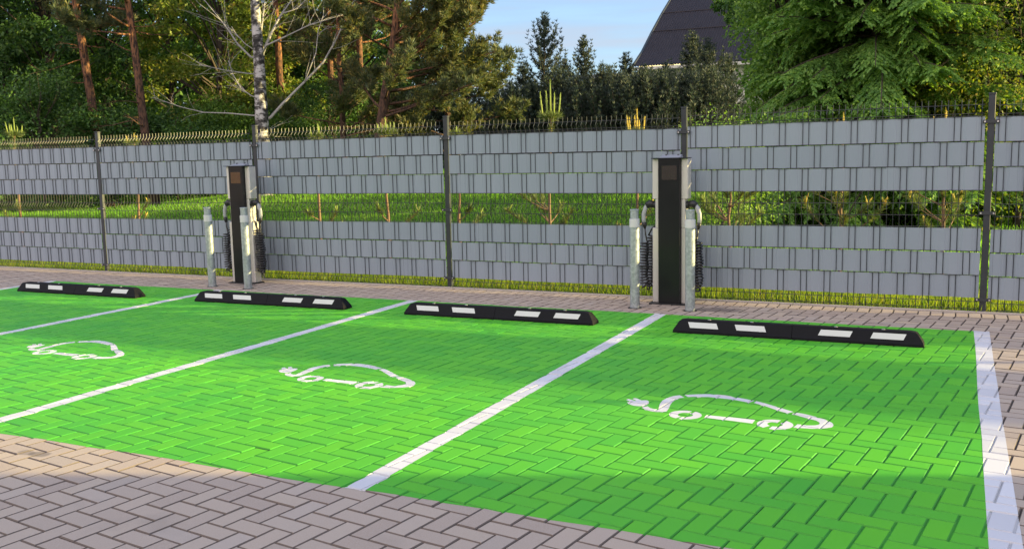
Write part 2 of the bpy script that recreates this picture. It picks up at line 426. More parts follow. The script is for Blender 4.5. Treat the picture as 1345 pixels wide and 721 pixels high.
BB = np.array([(min(v[0] for v in p), max(v[0] for v in p), min(v[1] for v in p), max(v[1] for v in p)) for p, r in brick_faces])
def paint_faces(polys, zmin=-.006):
    """brick faces cut to the given convex ccw outlines: a coat of paint that follows the stones"""
    out = []
    for P in polys:
        P = [np.array(p, float) for p in P]
        ar = sum(P[i][0] * P[(i + 1) % len(P)][1] - P[(i + 1) % len(P)][0] * P[i][1] for i in range(len(P)))
        if ar < 0: P = P[::-1]
        x0, x1 = min(p[0] for p in P), max(p[0] for p in P); y0, y1 = min(p[1] for p in P), max(p[1] for p in P)
        hit = np.where((BB[:, 1] > x0) & (BB[:, 0] < x1) & (BB[:, 3] > y0) & (BB[:, 2] < y1))[0]
        for h in hit:
            q, r = brick_faces[h]
            for i in range(len(P)):
                a_, b_ = P[i], P[(i + 1) % len(P)]; nx, ny = b_[1] - a_[1], -(b_[0] - a_[0])
                q = clip_poly(q, nx, ny, nx * a_[0] + ny * a_[1])
                if len(q) < 3: break
            if len(q) >= 3: out.append((q, r))
    return out
LX = [0.0125, -2.456, -4.927, -7.359, -9.939]; LW = .05; FRONT = -4.545
# green ground: slightly ragged hand-painted front and back edges
gp = []
xs = np.arange(-9.97, LX[0] + .01, .31); xs[-1] = LX[0]
fe = [FRONT + random.gauss(0, .006) for _ in xs]; be = [.0 + random.gauss(0, .005) for _ in xs]
for i in range(len(xs) - 1):
    gp.append([(xs[i], fe[i]), (xs[i + 1], fe[i + 1]), (xs[i + 1], be[i + 1]), (xs[i], be[i])])
gb = [([(p[0], p[1], -.0066) for p in P], (.3, .9)) for P in gp]      # paint that ran into the joints
face_mesh('green_parking_surface', paint_faces(gp) + gb, M['green'], .0006, 'structure')

def bedf(polys):      # paint lying in the joints
    return [([(p[0], p[1], -.0066) for p in P], (.5, .8)) for P in polys]
line_labels = ['wide white bay line closing the right end of the green parking surface',
               'white bay line running from the right charging station towards the front',
               'white bay line ending behind the left end of the middle right wheel stop',
               'white bay line ending at the left charging station behind a wheel stop',
               'short visible white bay line at the far left beyond the last wheel stop']
for i, x in enumerate(LX):
    seg = []; ys = np.linspace(FRONT - .005, .012, 9); w = LW if i else .053
    for k in range(8):
        a0, a1, b0, b1 = [random.gauss(0, .0025) for _ in range(4)]
        seg.append((ys[k], x - w + a0, x + w + a1))
    seg.append((ys[8], x - w, x + w))
    polys = [[(seg[k][1], seg[k][0]), (seg[k][2], seg[k][0]), (seg[k + 1][2], seg[k + 1][0]), (seg[k + 1][1], seg[k + 1][0])] for k in range(8)]
    tag(face_mesh('bay_line', paint_faces(polys) + bedf(polys), M['white'], .0012), line_labels[i], 'line marking', 'white lines between the parking bays')

SYM = {'plug': [(-1.819, -2.824), (-1.806, -2.781), (-1.782, -2.768), (-1.757, -2.747), (-1.735, -2.738), (-1.715, -2.752), (-1.703, -2.785), (-1.697, -2.825), (-1.704, -2.852), (-1.727, -2.873), (-1.76, -2.875), (-1.788, -2.859)],
 'prong': [[(-1.841, -2.771), (-1.835, -2.746), (-1.786, -2.775), (-1.797, -2.809)], [(-1.814, -2.737), (-1.803, -2.714), (-1.757, -2.752), (-1.769, -2.779)]],
 'cable': [[(-1.687, -2.858), (-1.713, -2.891)], [(-1.664, -2.887), (-1.676, -2.93)], [(-1.637, -2.898), (-1.64, -2.945)], [(-1.616, -2.894), (-1.605, -2.948)]],
 'rear': [[(-1.605, -2.948), (-1.563, -2.925)], [(-1.618, -2.886), (-1.568, -2.858)], [(-1.637, -2.8), (-1.58, -2.788)], [(-1.646, -2.713), (-1.586, -2.724)], [(-1.636, -2.645), (-1.582, -2.678)], [(-1.612, -2.598), (-1.571, -2.637)], [(-1.587, -2.57), (-1.546, -2.611)]],
 'roof': [[(-1.563, -2.553), (-1.531, -2.596)], [(-1.517, -2.526), (-1.484, -2.573)], [(-1.456, -2.493), (-1.428, -2.549)], [(-1.406, -2.478), (-1.379, -2.548)], [(-1.343, -2.481), (-1.325, -2.551)], [(-1.281, -2.498), (-1.274, -2.559)], [(-1.231, -2.514), (-1.228, -2.576)], [(-1.17, -2.539), (-1.186, -2.589)]],
 'screen': [[(-1.157, -2.544), (-1.163, -2.585)], [(-1.103, -2.575), (-1.102, -2.627)], [(-1.046, -2.615), (-1.042, -2.676)], [(-0.974, -2.667), (-0.993, -2.715)], [(-0.933, -2.694), (-0.957, -2.736)]],
 'front': [[(-0.924, -2.704), (-0.935, -2.736)], [(-0.88, -2.714), (-0.889, -2.769)], [(-0.824, -2.744), (-0.842, -2.797)], [(-0.764, -2.78), (-0.801, -2.819)], [(-0.723, -2.827), (-0.78, -2.852)], [(-0.709, -2.87), (-0.777, -2.871)], [(-0.713, -2.914), (-0.781, -2.891)], [(-0.744, -2.945), (-0.796, -2.908)], [(-0.801, -2.975), (-0.833, -2.924)], [(-0.89, -2.987), (-0.879, -2.919)]],
 'sill': [[(-1.348, -2.914), (-1.346, -2.965)], [(-1.092, -2.914), (-1.094, -2.982)]]}
def ribbon(pairs):
    return [[pairs[i][0], pairs[i][1], pairs[i + 1][1], pairs[i + 1][0]] for i in range(len(pairs) - 1)]
def ring_polys(cx, cy, r0, r1, gaps):
    out = []
    for k in range(36):
        t0, t1 = 2 * math.pi * k / 36, 2 * math.pi * (k + 1) / 36; mid = math.degrees((t0 + t1) / 2)
        if any(abs((mid - gg + 180) % 360 - 180) < 8 for gg in gaps): continue
        out.append([(cx + r * math.cos(t), cy + r * math.sin(t)) for r, t in ((r0, t0), (r1, t0), (r1, t1), (r0, t1))])
    return out
sym_labels = ['white electric car symbol painted in the rightmost green bay', 'white electric car symbol painted in the green bay left of the rightmost one', 'white electric car symbol painted in the green bay nearest the left edge']
for (dx, dy, sc), lab in zip(((0, 0, 1), (-2.435, -.03, .97), (-4.885, -.04, .93)), sym_labels):
    def tr(polys):
        return [[(-1.27 + dx + (p[0] + 1.27) * sc, p[1] + dy) for p in P] for P in polys]
    root = empty('electric_car_symbol', (-1.27 + dx, -2.8 + dy, 0)); tag(root, lab, 'ground symbol', 'electric car symbols on the bays')
    parts = [('body_stroke', ribbon(SYM[k])) for k in ('rear', 'roof', 'screen', 'front', 'sill')] + [ ('plug', [SYM['plug']] + SYM['prong']), ('plug_cable', ribbon(SYM['cable'])),
             ('wheel', ring_polys(-1.452, -2.95, .04, .086, (75, 255))), ('wheel', ring_polys(-.984, -2.962, .038, .09, (70, 250)))]
    for nm, pl in parts:
        ob = face_mesh(nm, paint_faces(tr(pl)) + bedf(tr(pl)), M['white'], .0012, None, root)
        ob.matrix_parent_inverse = Matrix.Translation((1.27 - dx, 2.8 - dy, 0))

mb = MB(); mb.box(-18.5, 10.5, .837, .874, -.2, .013, .006); tag(mb.build('kerb', M['kerb']), kind='structure')

# ------------------------------------------------------------------ grass
def blades(n, xr, yr, hr, wr, lean=.5):
    x = rng.uniform(*xr, n); y = rng.uniform(*yr, n); c = np.stack([x, y, gh(x, y) - .06], 1)
    h = rng.uniform(*hr, n) * (0.6 + .4 * rng.random(n)); d = np.stack([rng.normal(0, lean, n), rng.normal(0, lean, n), np.ones(n)], 1)
    return leaf_quads(c, d, h + .05, rng.uniform(*wr, n))
V = [blades(42000, (-14, 5), (.885, 1.7), (.04, .14), (.004, .009), .45),
     blades(7000, (-14, 5), (.9, 1.6), (.10, .2), (.004, .008), .5)]
gob = link('verge_grass', quads_mesh('verge_grass', np.concatenate(V)), M['grass_dry']); tag(gob, 'yellowish grass verge along the foot of the fence', 'grass', kind='stuff')
G = [blades(26000, (-16, 8), (1.7, 7), (.06, .2), (.008, .016), .5),
     blades(150000, (-30, 8), (6, 24), (.05, .12), (.012, .026), .6), blades(60000, (-40, 0), (22, 36), (.05, .14), (.02, .04), .6),
     blades(60000, (-48, 4), (30, 52), (.08, .25), (.03, .06), .5)]
gob = link('grass', quads_mesh('grass', np.concatenate(G)), M['grass']); tag(gob, 'green lawn grass on the slope behind the fence', 'grass', kind='stuff')

# ------------------------------------------------------------------ wheel stops
def make_stop():
    L = .89
    root = empty('wheel_stop')
    def prof(x, s, k):   # s: lower outline scale towards the ends, k: height factor
        return [(x, y * (1 if z < .03 else s), z * k) for y, z in ((-.075, 0), (-.075, .018), (-.066, .030), (-.036, .094), (-.029, .100), (.029, .100), (.036, .094), (.066, .03), (.075, .018), (.075, 0))]
    def end(x0, x1, x2): return None
    mb = MB()
    for sgn in (-1, 1):
        rings = [prof(sgn * .0015, 1, 1), prof(sgn * (L - .09), 1, 1)]
        # tapered end: upper edge set back from the foot
        tip = []
        for y, z in ((-.070, 0), (-.070, .018), (-.062, .030), (-.034, .090), (-.027, .095), (.027, .095), (.034, .090), (.062, .03), (.070, .018), (.070, 0)):
            tip.append((sgn * (L - .055 * (z / .1) ** 1.6 - (.006 if z > .09 else 0)), y, z))
        rings.append(tip)
        if sgn < 0: rings = [r[::-1] for r in rings]
        mb.loft(rings)
    mb.build('rubber_body', M['rubber'], root)
    def face(x, h):   # point on the front slope, h = height
        t = (h - .03) / .064; return (x, -.066 + t * .03 - .0022, h)
    for a_, b_ in ((-.765, -.548), (-.41, -.193), (.193, .41), (.548, .765)):
        sl_ = .018 if a_ < 0 else -.018
        mb = MB(); z0, z1 = .043, .083
        q = [face(a_ + sl_ / 2, z0), face(b_ + sl_ / 2, z0), face(b_ - sl_ / 2, z1), face(a_ - sl_ / 2, z1)]
        back = [(p[0], p[1] + .004, p[2] - .001) for p in q]
        mb.add(q + back, [(0, 1, 2, 3), (0, 4, 5, 1), (1, 5, 6, 2), (2, 6, 7, 3), (3, 7, 4, 0)])
        mb.build('reflector', M['reflect'], root)
    for x in (-.62, 0.3, -.3, .62):
        mb = MB(); mb.lathe([(.013, .0995), (.013, .1025), (.008, .104)], x, 0, 10); mb.build('anchor_bolt', M['bolt'], root)
    return root
stop0 = make_stop()
stop_spec = [(-1.247, -.683, .006, 'black rubber wheel stop with white reflectors in the rightmost bay'),
             (-3.706, -.622, .009, 'black rubber wheel stop left of the bay line at the right charging station'),
             (-6.158, -.612, .018, 'black rubber wheel stop in front of the left charging station and its bollards'),
             (-8.70, -.672, .005, 'black rubber wheel stop nearest the left edge with its end face lit brown')]
for i, (x, y, rz, lab) in enumerate(stop_spec):
    s = stop0 if i == 0 else copy_tree(stop0)
    s.location = (x, y, .0008); s.rotation_euler = (0, 0, rz)
    tag(s, lab, 'wheel stop', 'wheel stops at the head of the bays')

# ------------------------------------------------------------------ bollards
def make_bollard():
    root = empty('bollard')
    mb = MB(); mb.lathe([(.043, -.02), (.043, .002), (.0425, .012), (.0425, .72), (.0425, .724)], n=28); mb.build('tube', M['galv'], root, False)
    mb = MB(); mb.lathe([(.0425, .724), (.0455, .726), (.0455, .795), (.0425, .797)], n=28); mb.build('reflective_band', M['reflect'], root)
    mb = MB(); mb.lathe([(.0375, .797), (.0375, .868), (.0415, .870), (.0415, .880), (.038, .882)], n=28); mb.build('cap', M['galv'], root)
    mb = MB(); mb.lathe([(.062, -.004), (.062, .0025), (.058, .004)], n=24); mb.build('base_ring', M['darkplastic'], root)
    return root
b0 = make_bollard()
for i, (x, y, tl, lab) in enumerate([(-2.765, .255, .0, 'galvanised steel bollard left of the right charging station'),
                                 (-2.262, .25, .0, 'galvanised steel bollard right of the right charging station'),
                                 (-7.655, .215, -.012, 'galvanised steel bollard left of the left charging station'),
                                 (-7.135, .20, .0, 'galvanised steel bollard overlapping the right edge of the left charging station')]):
    s = b0 if i == 0 else copy_tree(b0)
    s.location = (x, y, 0); s.rotation_euler = (0, tl, i * .9); tag(s, lab, 'bollard', 'steel bollards guarding the chargers')

# ------------------------------------------------------------------ charging stations
def coil_path(sgn):
    """hanging coiled cable: connector -> down -> U bend -> up to the cabinet"""
    P = [np.array(p) for p in ((sgn * .248, .08, .70), (sgn * .243, .08, .64), (sgn * .232, .08, .575))]
    C = [(sgn * .248, .075, .56), (sgn * .254, .075, .42), (sgn * .256, .075, .25), (sgn * .248, .08, .165), (sgn * .23, .085, .14), (sgn * .212, .09, .17), (sgn * .203, .095, .30), (sgn * .200, .095, .46), (sgn * .199, .095, .62)]
    C = np.array(C); seg = np.linalg.norm(np.diff(C, axis=0), axis=1); s = np.concatenate([[0], np.cumsum(seg)])
    out = list(P); n = 35; tt = np.linspace(0, s[-1], n * 12)
    for k, t in enumerate(tt):
        c = np.array([np.interp(t, s, C[:, j]) for j in range(3)])
        c2 = np.array([np.interp(min(t + .01, s[-1]), s, C[:, j]) for j in range(3)]); c1 = np.array([np.interp(max(t - .01, 0), s, C[:, j]) for j in range(3)])
        d = unit(c2 - c1); u = unit(np.cross(d, (0, 1, 0.01))); v = np.cross(d, u); ph = 2 * math.pi * k / 12
        rr = .034 * (1 + .14 * math.sin(k * .09 + sgn) + .05 * math.sin(k * .31))
        out.append(c + rr * (math.cos(ph) * u + math.sin(ph) * v))
    out.append(np.array((sgn * .18, .09, .69))); out.append(np.array((sgn * .155, .09, .705)))
    return out
def make_station():
    root = empty('charging_station')
    mb = MB(); mb.box(-.0995, .0995, .0, .06, .012, 1.318, .004); mb.build('front_panel', M['blackgloss'], root)
    scr = MB(); scr.box(-.066, .072, -.003, .002, 1.13, 1.255, .001); scr.build('screen', M['screen'], root)
    for sgn in (-1, 1):
        mb = MB()
        xi = .100
        for z0, z1, xo in ((.012, .695, .165), (.695, .955, .138), (.955, 1.318, .165)):
            a0, a1 = sorted((sgn * xi, sgn * xo)); mb.box(a0, a1, .038, .152, z0 + .0005, z1 - .0005, .007)
        mb.build('side_pillar', M['alu'], root)
        # dark joint line where the pillar meets the front, and the socket in the recess
        mb = MB(); x0 = sgn * .139
        mb.tube([(x0 - sgn * .004, .085, .90), (x0 + sgn * .02, .085, .905)], [.036, .034], 16)
        mb.build('plug_socket', M['darkplastic'], root)
        con = MB()
        con.tube([(sgn * .155, .084, .905), (sgn * .20, .082, .912), (sgn * .230, .080, .895)], [.031, .034, .030], 14)
        cn = con.build('charging_plug', M['darkplastic'], root, True)
        h = MB(); h.tube([(sgn * .214, .080, .91), (sgn * .240, .080, .875), (sgn * .258, .08, .82), (sgn * .260, .08, .77), (sgn * .254, .08, .735)], [.018, .021, .0195, .019, .018], 12)
        h.build('handle', M['greyplastic'], cn, True)
        h = MB(); h.tube([(sgn * .255, .08, .742), (sgn * .252, .08, .715), (sgn * .248, .08, .685)], [.02, .019, .010], 12)
        h.build('strain_relief', M['darkplastic'], cn, True)
        cb = MB(); cb.tube(coil_path(sgn), .0075, 6); cb.build('coiled_cable', M['cable'], root, True)
    mb = MB(); mb.box(-.097, .097, .061, .149, .012, 1.318); mb.build('cabinet', M['darkplastic'], root)
    mb = MB(); mb.box(-.167, .167, -.004, .155, 1.3185, 1.325, .003); mb.build('top_trim', M['darkplastic'], root)
    mb = MB(); s0 = -.095
    mb.add([(s0, .02, 1.3255), (-s0, .02, 1.3255), (-s0, .125, 1.3255), (s0, .125, 1.3255), (s0 + .004, .11, 1.352), (-s0 - .004, .11, 1.352), (-s0 - .004, .12, 1.352), (s0 + .004, .12, 1.352)],
           [(3, 2, 1, 0), (4, 5, 6, 7), (0, 1, 5, 4), (1, 2, 6, 5), (2, 3, 7, 6), (3, 0, 4, 7)])
    lid = mb.build('lid', M['lid'], root)
    for x in (-.05, .06):
        mb = MB(); mb.box(x - .004, x + .004, .085, .1095, 1.335, 1.356)
        mb.build('lid_catch', M['darkplastic'], lid)
    mb = MB(); mb.box(-.185, .185, -.015, .17, -.002, .0115, .003); mb.build('base_plate', M['darkplastic'], root)
    return root
st0 = make_station()
for i, (x, y, rz, lab) in enumerate([(-2.522, .50, .0, 'silver and black charging station in the middle of the fence panels at right'),
                                     (-7.485, .495, .0, 'silver and black charging station farther left with its side lit warm')]):
    s = st0 if i == 0 else copy_tree(st0)
    s.location = (x, y, .0); s.rotation_euler = (0, 0, rz); tag(s, lab, 'charging station', 'car charging stations')

# ------------------------------------------------------------------ fence
FX0, SP = -10.045 - 2 * 2.52, 2.52
fence = empty('fence', (0, FY, 0)); tag(fence, 'dark wire mesh fence woven with grey privacy strips along the whole lot', 'fence')
ZPROF = [(-.02, 0), (.02, 0), (.05, -.03), (.08, 0), (.78, 0), (.80, 0), (.845, -.034), (.89, 0), (1.60, 0), (1.62, 0), (1.655, -.034), (1.69, 0), (1.735, 0)]
HW = [.02, .08, .30, .50, .70, .795, .895, 1.0, 1.20, 1.40, 1.60, 1.62, 1.69]
def panel_mesh():
    mb = MB(); n = 49
    for k in range(n):
        x = .06 + .05 * k
        mb.tube([(x, y, z) for z, y in ZPROF], .0030, 5, False)
    for z in HW:
        for dy in ((-.0052,) if z not in (.80,) else (-.0052,)):
            mb.tube([(.04, dy, z), (SP - .04, dy, z)], .0030, 5)
    return mb.mesh('wire_panel')
ROWS = [(.112, .296, 0), (.304, .489, 2), (.497, .690, 0), (.998, 1.193, 0), (1.201, 1.391, 2), (1.399, 1.594, 0)]
def strip_mesh(z0, z1, sh, var):
    """a plastic strip woven behind two wires and in front of the next two"""
    vs, fs = [], []; xs = np.arange(.035, SP - .034, .00625); n = len(xs)
    def off(x):
        t = ((x - .06) / .05 - sh + .5) % 4      # wires at integer - half
        return .0050 if t < 2 else -.0050
    sm = [np.mean([off(x + d) for d in (-.016, -.008, 0, .008, .016)]) for x in xs]
    r1, r2 = random.uniform(0, 6), random.uniform(0, 6)
    for k, x in enumerate(xs):
        w = .0016 * math.sin(x * 3.1 + r1) + .001 * math.sin(x * 7.7 + r2)
        for dz, dy in ((0, 0), (1, 0), (1, .0014), (0, .0014)):
            mid = 0
            vs.append((x, sm[k] + dy + w, (z1 if dz else z0) + w * .6 + var * (x - SP / 2)))
    for k in range(n - 1):
        for j in range(4):
            j2 = (j + 1) % 4; fs.append((4 * k + j, 4 * k + j2, 4 * k + 4 + j2, 4 * k + 4 + j))
    fs.append((3, 2, 1, 0)); fs.append(tuple(4 * (n - 1) + j for j in range(4)))
    me = bpy.data.meshes.new('privacy_strip'); me.from_pydata(vs, [], fs); me.update(); return me
def m_strip():
    t = NT('grey_privacy_strip'); oi = t.n('ShaderNodeObjectInfo'); n = t.noise(1.4, 3)
    f = t.math('ADD', t.math('MULTIPLY', oi.outputs['Random'], .4), t.math('MULTIPLY', n, .6))
    c = t.ramp(f, [(.2, (.225, .278, .337)), (.8, (.265, .318, .38))])
    tc = t.n('ShaderNodeTexCoord'); mpn = t.n('ShaderNodeMapping'); mpn.inputs['Scale'].default_value = (2, 1, 160); t.l(tc.outputs['Object'], mpn.inputs[0])
    st = t.noise(1., 3, mpn.outputs[0])
    d = t.ramp(t.noise(9, 6), [(.6, (0, 0, 0)), (.8, (1, 1, 1))]); c = t.mix(t.math('MULTIPLY', d, .12), c, (.34, .33, .32))
    t.bsdf(c, .42, 0, .5, t.bump(st, .12, .002)); return t.m
M['strip'] = m_strip()
pm = panel_mesh()
for k in range(10):
    p = link('wire_panel', pm, M['wire'], fence); p.location = (FX0 + SP * k, 0, random.uniform(-.008, .008)); p.rotation_euler = (0, random.uniform(-.003, .003), 0)
    for r, (z0, z1, sh) in enumerate(ROWS):
        me = strip_mesh(z0, z1, sh, random.gauss(0, .0005)); s = link('privacy_strip', me, M['strip'], p)
def post_mesh():
    mb = MB(); mb.box(-.026, .026, -.02, .024, -.3, 1.775, .004); return mb.mesh('post')
pom = post_mesh()
capm = MB(); capm.box(-.029, .029, -.023, .027, 1.7755, 1.79, .004); capm = capm.mesh('post_cap')
clm = MB()
clm.box(-.062, .062, -.031, -.0205, -.014, .014, .003); clm = clm.mesh('clamp')
bom = MB()
bom.tube([(0, -.0315, 0), (0, -.038, 0)], .007, 8)
bom = bom.mesh('clamp_bolt')
for k in range(11):
    p = link('post', pom, M['post'], fence); p.location = (FX0 + SP * k, .012, random.uniform(-.012, .006)); p.rotation_euler = (0, random.gauss(0, .004), 0)
    c = link('post_cap', capm, M['anthracite'], p)
    for z in (.105, .82, 1.56):
        c = link('clamp', clm, M['anthracite'], p); c.location = (0, 0, z)
        for x in (-.047, .047): c = link('clamp_bolt', bom, M['bolt'], p); c.location = (x, 0, z)

# ------------------------------------------------------------------ vegetation generators
def needle_tufts(C, A, K, L, Wd, spread=.9):
    """star shaped needle tufts at C with axis A"""
    n = len(C); c = np.repeat(C, K, 0); a_ = np.repeat(unit(A), K, 0)
    d = a_ + rand_unit(n * K) * spread
    return leaf_quads(c, d, L * rng.uniform(.7, 1.15, n * K), Wd)
def bend(p0, d, L, n, up=0., wob=.1):
    pts = [np.array(p0, float)]; d = np.array(d, float)
    for i in range(n):
        d = unit(d + np.array([0, 0, up]) / n + rng.normal(0, wob, 3) / n ** .5); pts.append(pts[-1] + d * L / n)
    return pts
def trunk_pts(h, lean, wob=.06, n=9):
    pts = []; w = rng.normal(0, wob, (n + 1, 2)); w[0] = 0
    for i in range(n + 1):
        t = i / n; pts.append(np.array([lean[0] * h * t + w[i, 0] * t, lean[1] * h * t + w[i, 1] * t, h * t]))
    return pts
def along(pts, t):
    f = t * (len(pts) - 1); i = min(int(f), len(pts) - 2); return pts[i] + (pts[i + 1] - pts[i]) * (f - i)

def scots_pine(name, h, r, lean, crown0, nbr, blen, label, cat, loc, mat=None, group=None, dead=10, side=None, tuftK=11, dens=1.0):
    """tall pine: bare lower trunk with dead stubs, crown of rising limbs with needle tufts"""
    root = empty(name, (*loc, float(gh(*loc)) - .05)); tag(root, label, cat, group)
    tp = trunk_pts(h, lean); mb = MB(); n = len(tp)
    mb.tube(tp, [r * (1.25 if i == 0 else 1) * (1 - .75 * i / (n - 1)) for i in range(n)], 10)
    C, A = [], []
    for b in range(nbr):
        t = crown0 + (1 - crown0) * (b + rng.random()) / nbr; az = rng.uniform(0, 2 * math.pi)
        if side is not None and rng.random() < .45: az = side + rng.normal(0, .5)
        f = (t - crown0) / (1 - crown0); L = blen * (1 - f) ** .6 * rng.uniform(.65, 1.12) + .25
        d = np.array([math.cos(az), math.sin(az), .12 + .5 * f + rng.normal(0, .12)])
        p = bend(along(tp, t), d, L, 7, .35, .16); mb.tube(p, list(np.linspace(r * .28 * (1 - .5 * f), .008, 8)), 5)
        for k in range(int(4 + L * 5.5 * dens)):
            s = rng.uniform(.28, 1) ** .8; q = along(p, s); dd = unit(along(p, min(1, s + .1)) - q + 1e-6)
            sd_ = unit(dd + rand_unit(1)[0] * .95 + np.array([0, 0, .25])); l2 = rng.uniform(.25, .75) * (1.15 - .4 * s) * min(1, L / 1.6 + .3)
            sp = bend(q, sd_, l2, 4, .5, .14); mb.tube(sp, [.009, .007, .006, .004, .003], 4, False)
            for w in np.linspace(.25, 1, int(5 + l2 * 12)):
                C.append(along(sp, w) + rng.normal(0, .05, 3)); A.append(unit(along(sp, 1) - sp[0]) * .8 + np.array([0, 0, .55]) + rng.normal(0, .35, 3))
    for b in range(dead):
        t = rng.uniform(.12, crown0 + .05); az = rng.uniform(0, 2 * math.pi); L = rng.uniform(.4, 1.9)
        p = bend(along(tp, t), (math.cos(az), math.sin(az), rng.uniform(-.25, .3)), L, 5, .1, .22); mb.tube(p, list(np.linspace(.022, .004, 6)), 4)
        for k in range(3):
            q = along(p, rng.uniform(.4, .95)); mb.tube(bend(q, rand_unit(1)[0] + np.array([math.cos(az), math.sin(az), 0]), L * .35, 3, 0, .2), [.008, .005, .004, .002], 3, False)
    mb.build('trunk', M['pinebark'], root, True)
    C, A = np.array(C), np.array(A)
    link('crown', quads_mesh('crown', needle_tufts(C, A, tuftK, .19, .026, .85)), mat or M['needle_old'], root)
    return root

def broadleaf(name, h, cw, z0, nleaf, mat, label, cat, loc, group=None, leaf=.1, nclump=60, trunk=.13, lean=(0, 0), flat=.6, bark='bark', sprout=.8):
    """tree or bush: limbs reaching into the crown, leaves in separate clumps with gaps between"""
    root = empty(name, (*loc, float(gh(*loc)) - .05)); tag(root, label, cat, group)
    tp = trunk_pts(h * .9, lean, .12); mb = MB(); n = len(tp)
    mb.tube(tp, [trunk * (1 - .8 * i / (n - 1)) for i in range(n)], 8)
    cc, rr = [], []
    for k in range(nclump):
        t = rng.random() ** .8; z = z0 + (h - z0) * t; f = (z - z0) / (h - z0)
        rad = cw * (math.sin(math.pi * (.12 + .83 * f)) ** .7) * rng.uniform(.35, 1.05) ** .6; az = rng.uniform(0, 2 * math.pi)
        p = np.array([math.cos(az) * rad + lean[0] * z, math.sin(az) * rad + lean[1] * z, z]); cc.append(p); rr.append(rng.uniform(.35, .8) * min(1., cw / 1.8 + .25))
        st = along(tp, min(.95, max(.05, (z / h) * .75)))
        if k % 2 == 0:
            md = (st + p) / 2 + rng.normal(0, .15, 3) + np.array([0, 0, .15]); mb.tube([st, md, p], [trunk * .3, trunk * .18, .008], 5)
    mb.build('trunk', M[bark], root, True)
    cc, rr = np.array(cc), np.array(rr); idx = rng.integers(0, nclump, nleaf)
    g_ = rng.normal(size=(nleaf, 3)) * np.array([1, 1, flat]); g_ = unit(g_) * (rng.random((nleaf, 1)) ** .45)
    pos = cc[idx] + g_ * rr[idx][:, None] * np.array([1, 1, flat + .15])
    d = unit(g_) * .7 + rand_unit(nleaf) * .8 + np.array([0, 0, -.25]); nr = rand_unit(nleaf) + np.array([0, 0, sprout])
    link('crown', quads_mesh('crown', leaf_quads(pos, d, rng.uniform(.7, 1.25, nleaf) * leaf, rng.uniform(.45, .7, nleaf) * leaf, nr)), mat, root)
    return root

def young_conifer(name, h, w, label, cat, loc, group=None, nwh=13, K=9, dens=1.):
    """dense young pine: whorls of rising branches clad in needles to the ground"""
    root = empty(name, (*loc, float(gh(*loc)) - .05)); tag(root, label, cat, group)
    tp = trunk_pts(h, (rng.normal(0, .01), rng.normal(0, .01)), .04); mb = MB(); mb.tube(tp, list(np.linspace(.075 * h / 5, .008, len(tp))), 7)
    C, A = [], []
    for i in range(nwh):
        t = .04 + .93 * i / (nwh - 1); nb = int(rng.integers(5, 8)); L = 1.75 * w * (1 - t) ** .95 * rng.uniform(.8, 1.15) + .12
        for b in range(nb):
            az = 2 * math.pi * b / nb + rng.uniform(-.4, .4); Lb = L * rng.uniform(.7, 1.15)
            p = bend(along(tp, t), (math.cos(az), math.sin(az), .25 + .6 * t), Lb, 5, .8, .08); mb.tube(p, list(np.linspace(.022, .005, 6)), 4, False)
            for s in np.linspace(.12, 1, int(4 + Lb * 9 * dens)):
                q = along(p, s)
                for r_ in range(1 + (s < .7)):
                    C.append(q + rng.normal(0, .035 + .04 * (1 - t), 3)); A.append(unit(p[-1] - p[0]) * .5 + np.array([0, 0, .9]) + rng.normal(0, .3, 3))
            C.append(p[-1] + np.array([0, 0, .12])); A.append(np.array([0, 0, 1.]))
            C.append(p[-1] + np.array([0, 0, .26])); A.append(np.array([0, 0, 1.]))
    for z in np.linspace(.86, 1.03, 9): C.append(along(tp, min(1, z)) + np.array([0, 0, max(0, z - 1) * h])); A.append(np.array([0, 0, 1.]))
    mb.build('trunk', M['bark'], root, True)
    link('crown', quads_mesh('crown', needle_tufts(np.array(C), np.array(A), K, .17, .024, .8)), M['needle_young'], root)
    return root

def spruce(name, h, w, nb, label, loc, mat):
    """drooping spruce: long limbs with flat hanging sprays"""
    root = empty(name, (*loc, float(gh(*loc)) - .05)); tag(root, label, 'tree')
    tp = trunk_pts(h, (0, 0), .04); mb = MB(); mb.tube(tp, list(np.linspace(.17, .02, len(tp))), 9)
    P, D, N, LL = [], [], [], []
    for b in range(nb):
        t = .03 + .95 * (b / nb); az = b * 2.39996 + rng.normal(0, .25); L = (w * (1 - t) ** .62 + .35) * rng.uniform(.72, 1.12)
        p = bend(along(tp, t), (math.cos(az), math.sin(az), .3 - .1 * t), L, 8, -rng.uniform(.35, 1.1), .09); mb.tube(p, list(np.linspace(.03, .006, 9)), 4, False)
        tang = np.array([-math.sin(az), math.cos(az), 0])
        for s in np.linspace(.18, 1, int(L / .06)):
            q = along(p, s); dd = unit(along(p, min(1, s + .08)) - q + 1e-5)
            for sg in (-1, 1):
                l2 = (.12 + .42 * (1 - abs(s - .45))) * rng.uniform(.4, 1.25) * min(1, L / 1.6 + .3); n2 = max(4, int(l2 / .028))
                d2 = unit(tang * sg * .9 + dd * .75 + np.array([0, 0, -.12]) + rng.normal(0, .12, 3))
                for k in range(n2):
                    f = (k + .5) / n2; pos = q + d2 * l2 * f + np.array([0, 0, -.5 * (f * l2) ** 1.3])
                    for g2 in (-1, 1):
                        P.append(pos); D.append(d2 * .7 + np.cross(d2, (0, 0, 1)) * g2 * .6 + np.array([0, 0, -.5]) + rng.normal(0, .2, 3)); N.append(np.array([0, 0, 1.]) + rng.normal(0, .35, 3)); LL.append(rng.uniform(.05, .09))
    mb.build('trunk', M['bark'], root, True)
    P, D, N, LL = map(np.array, (P, D, N, LL))
    link('crown', quads_mesh('crown', leaf_quads(P, D, LL, LL * .48, N)), mat, root)
    return root

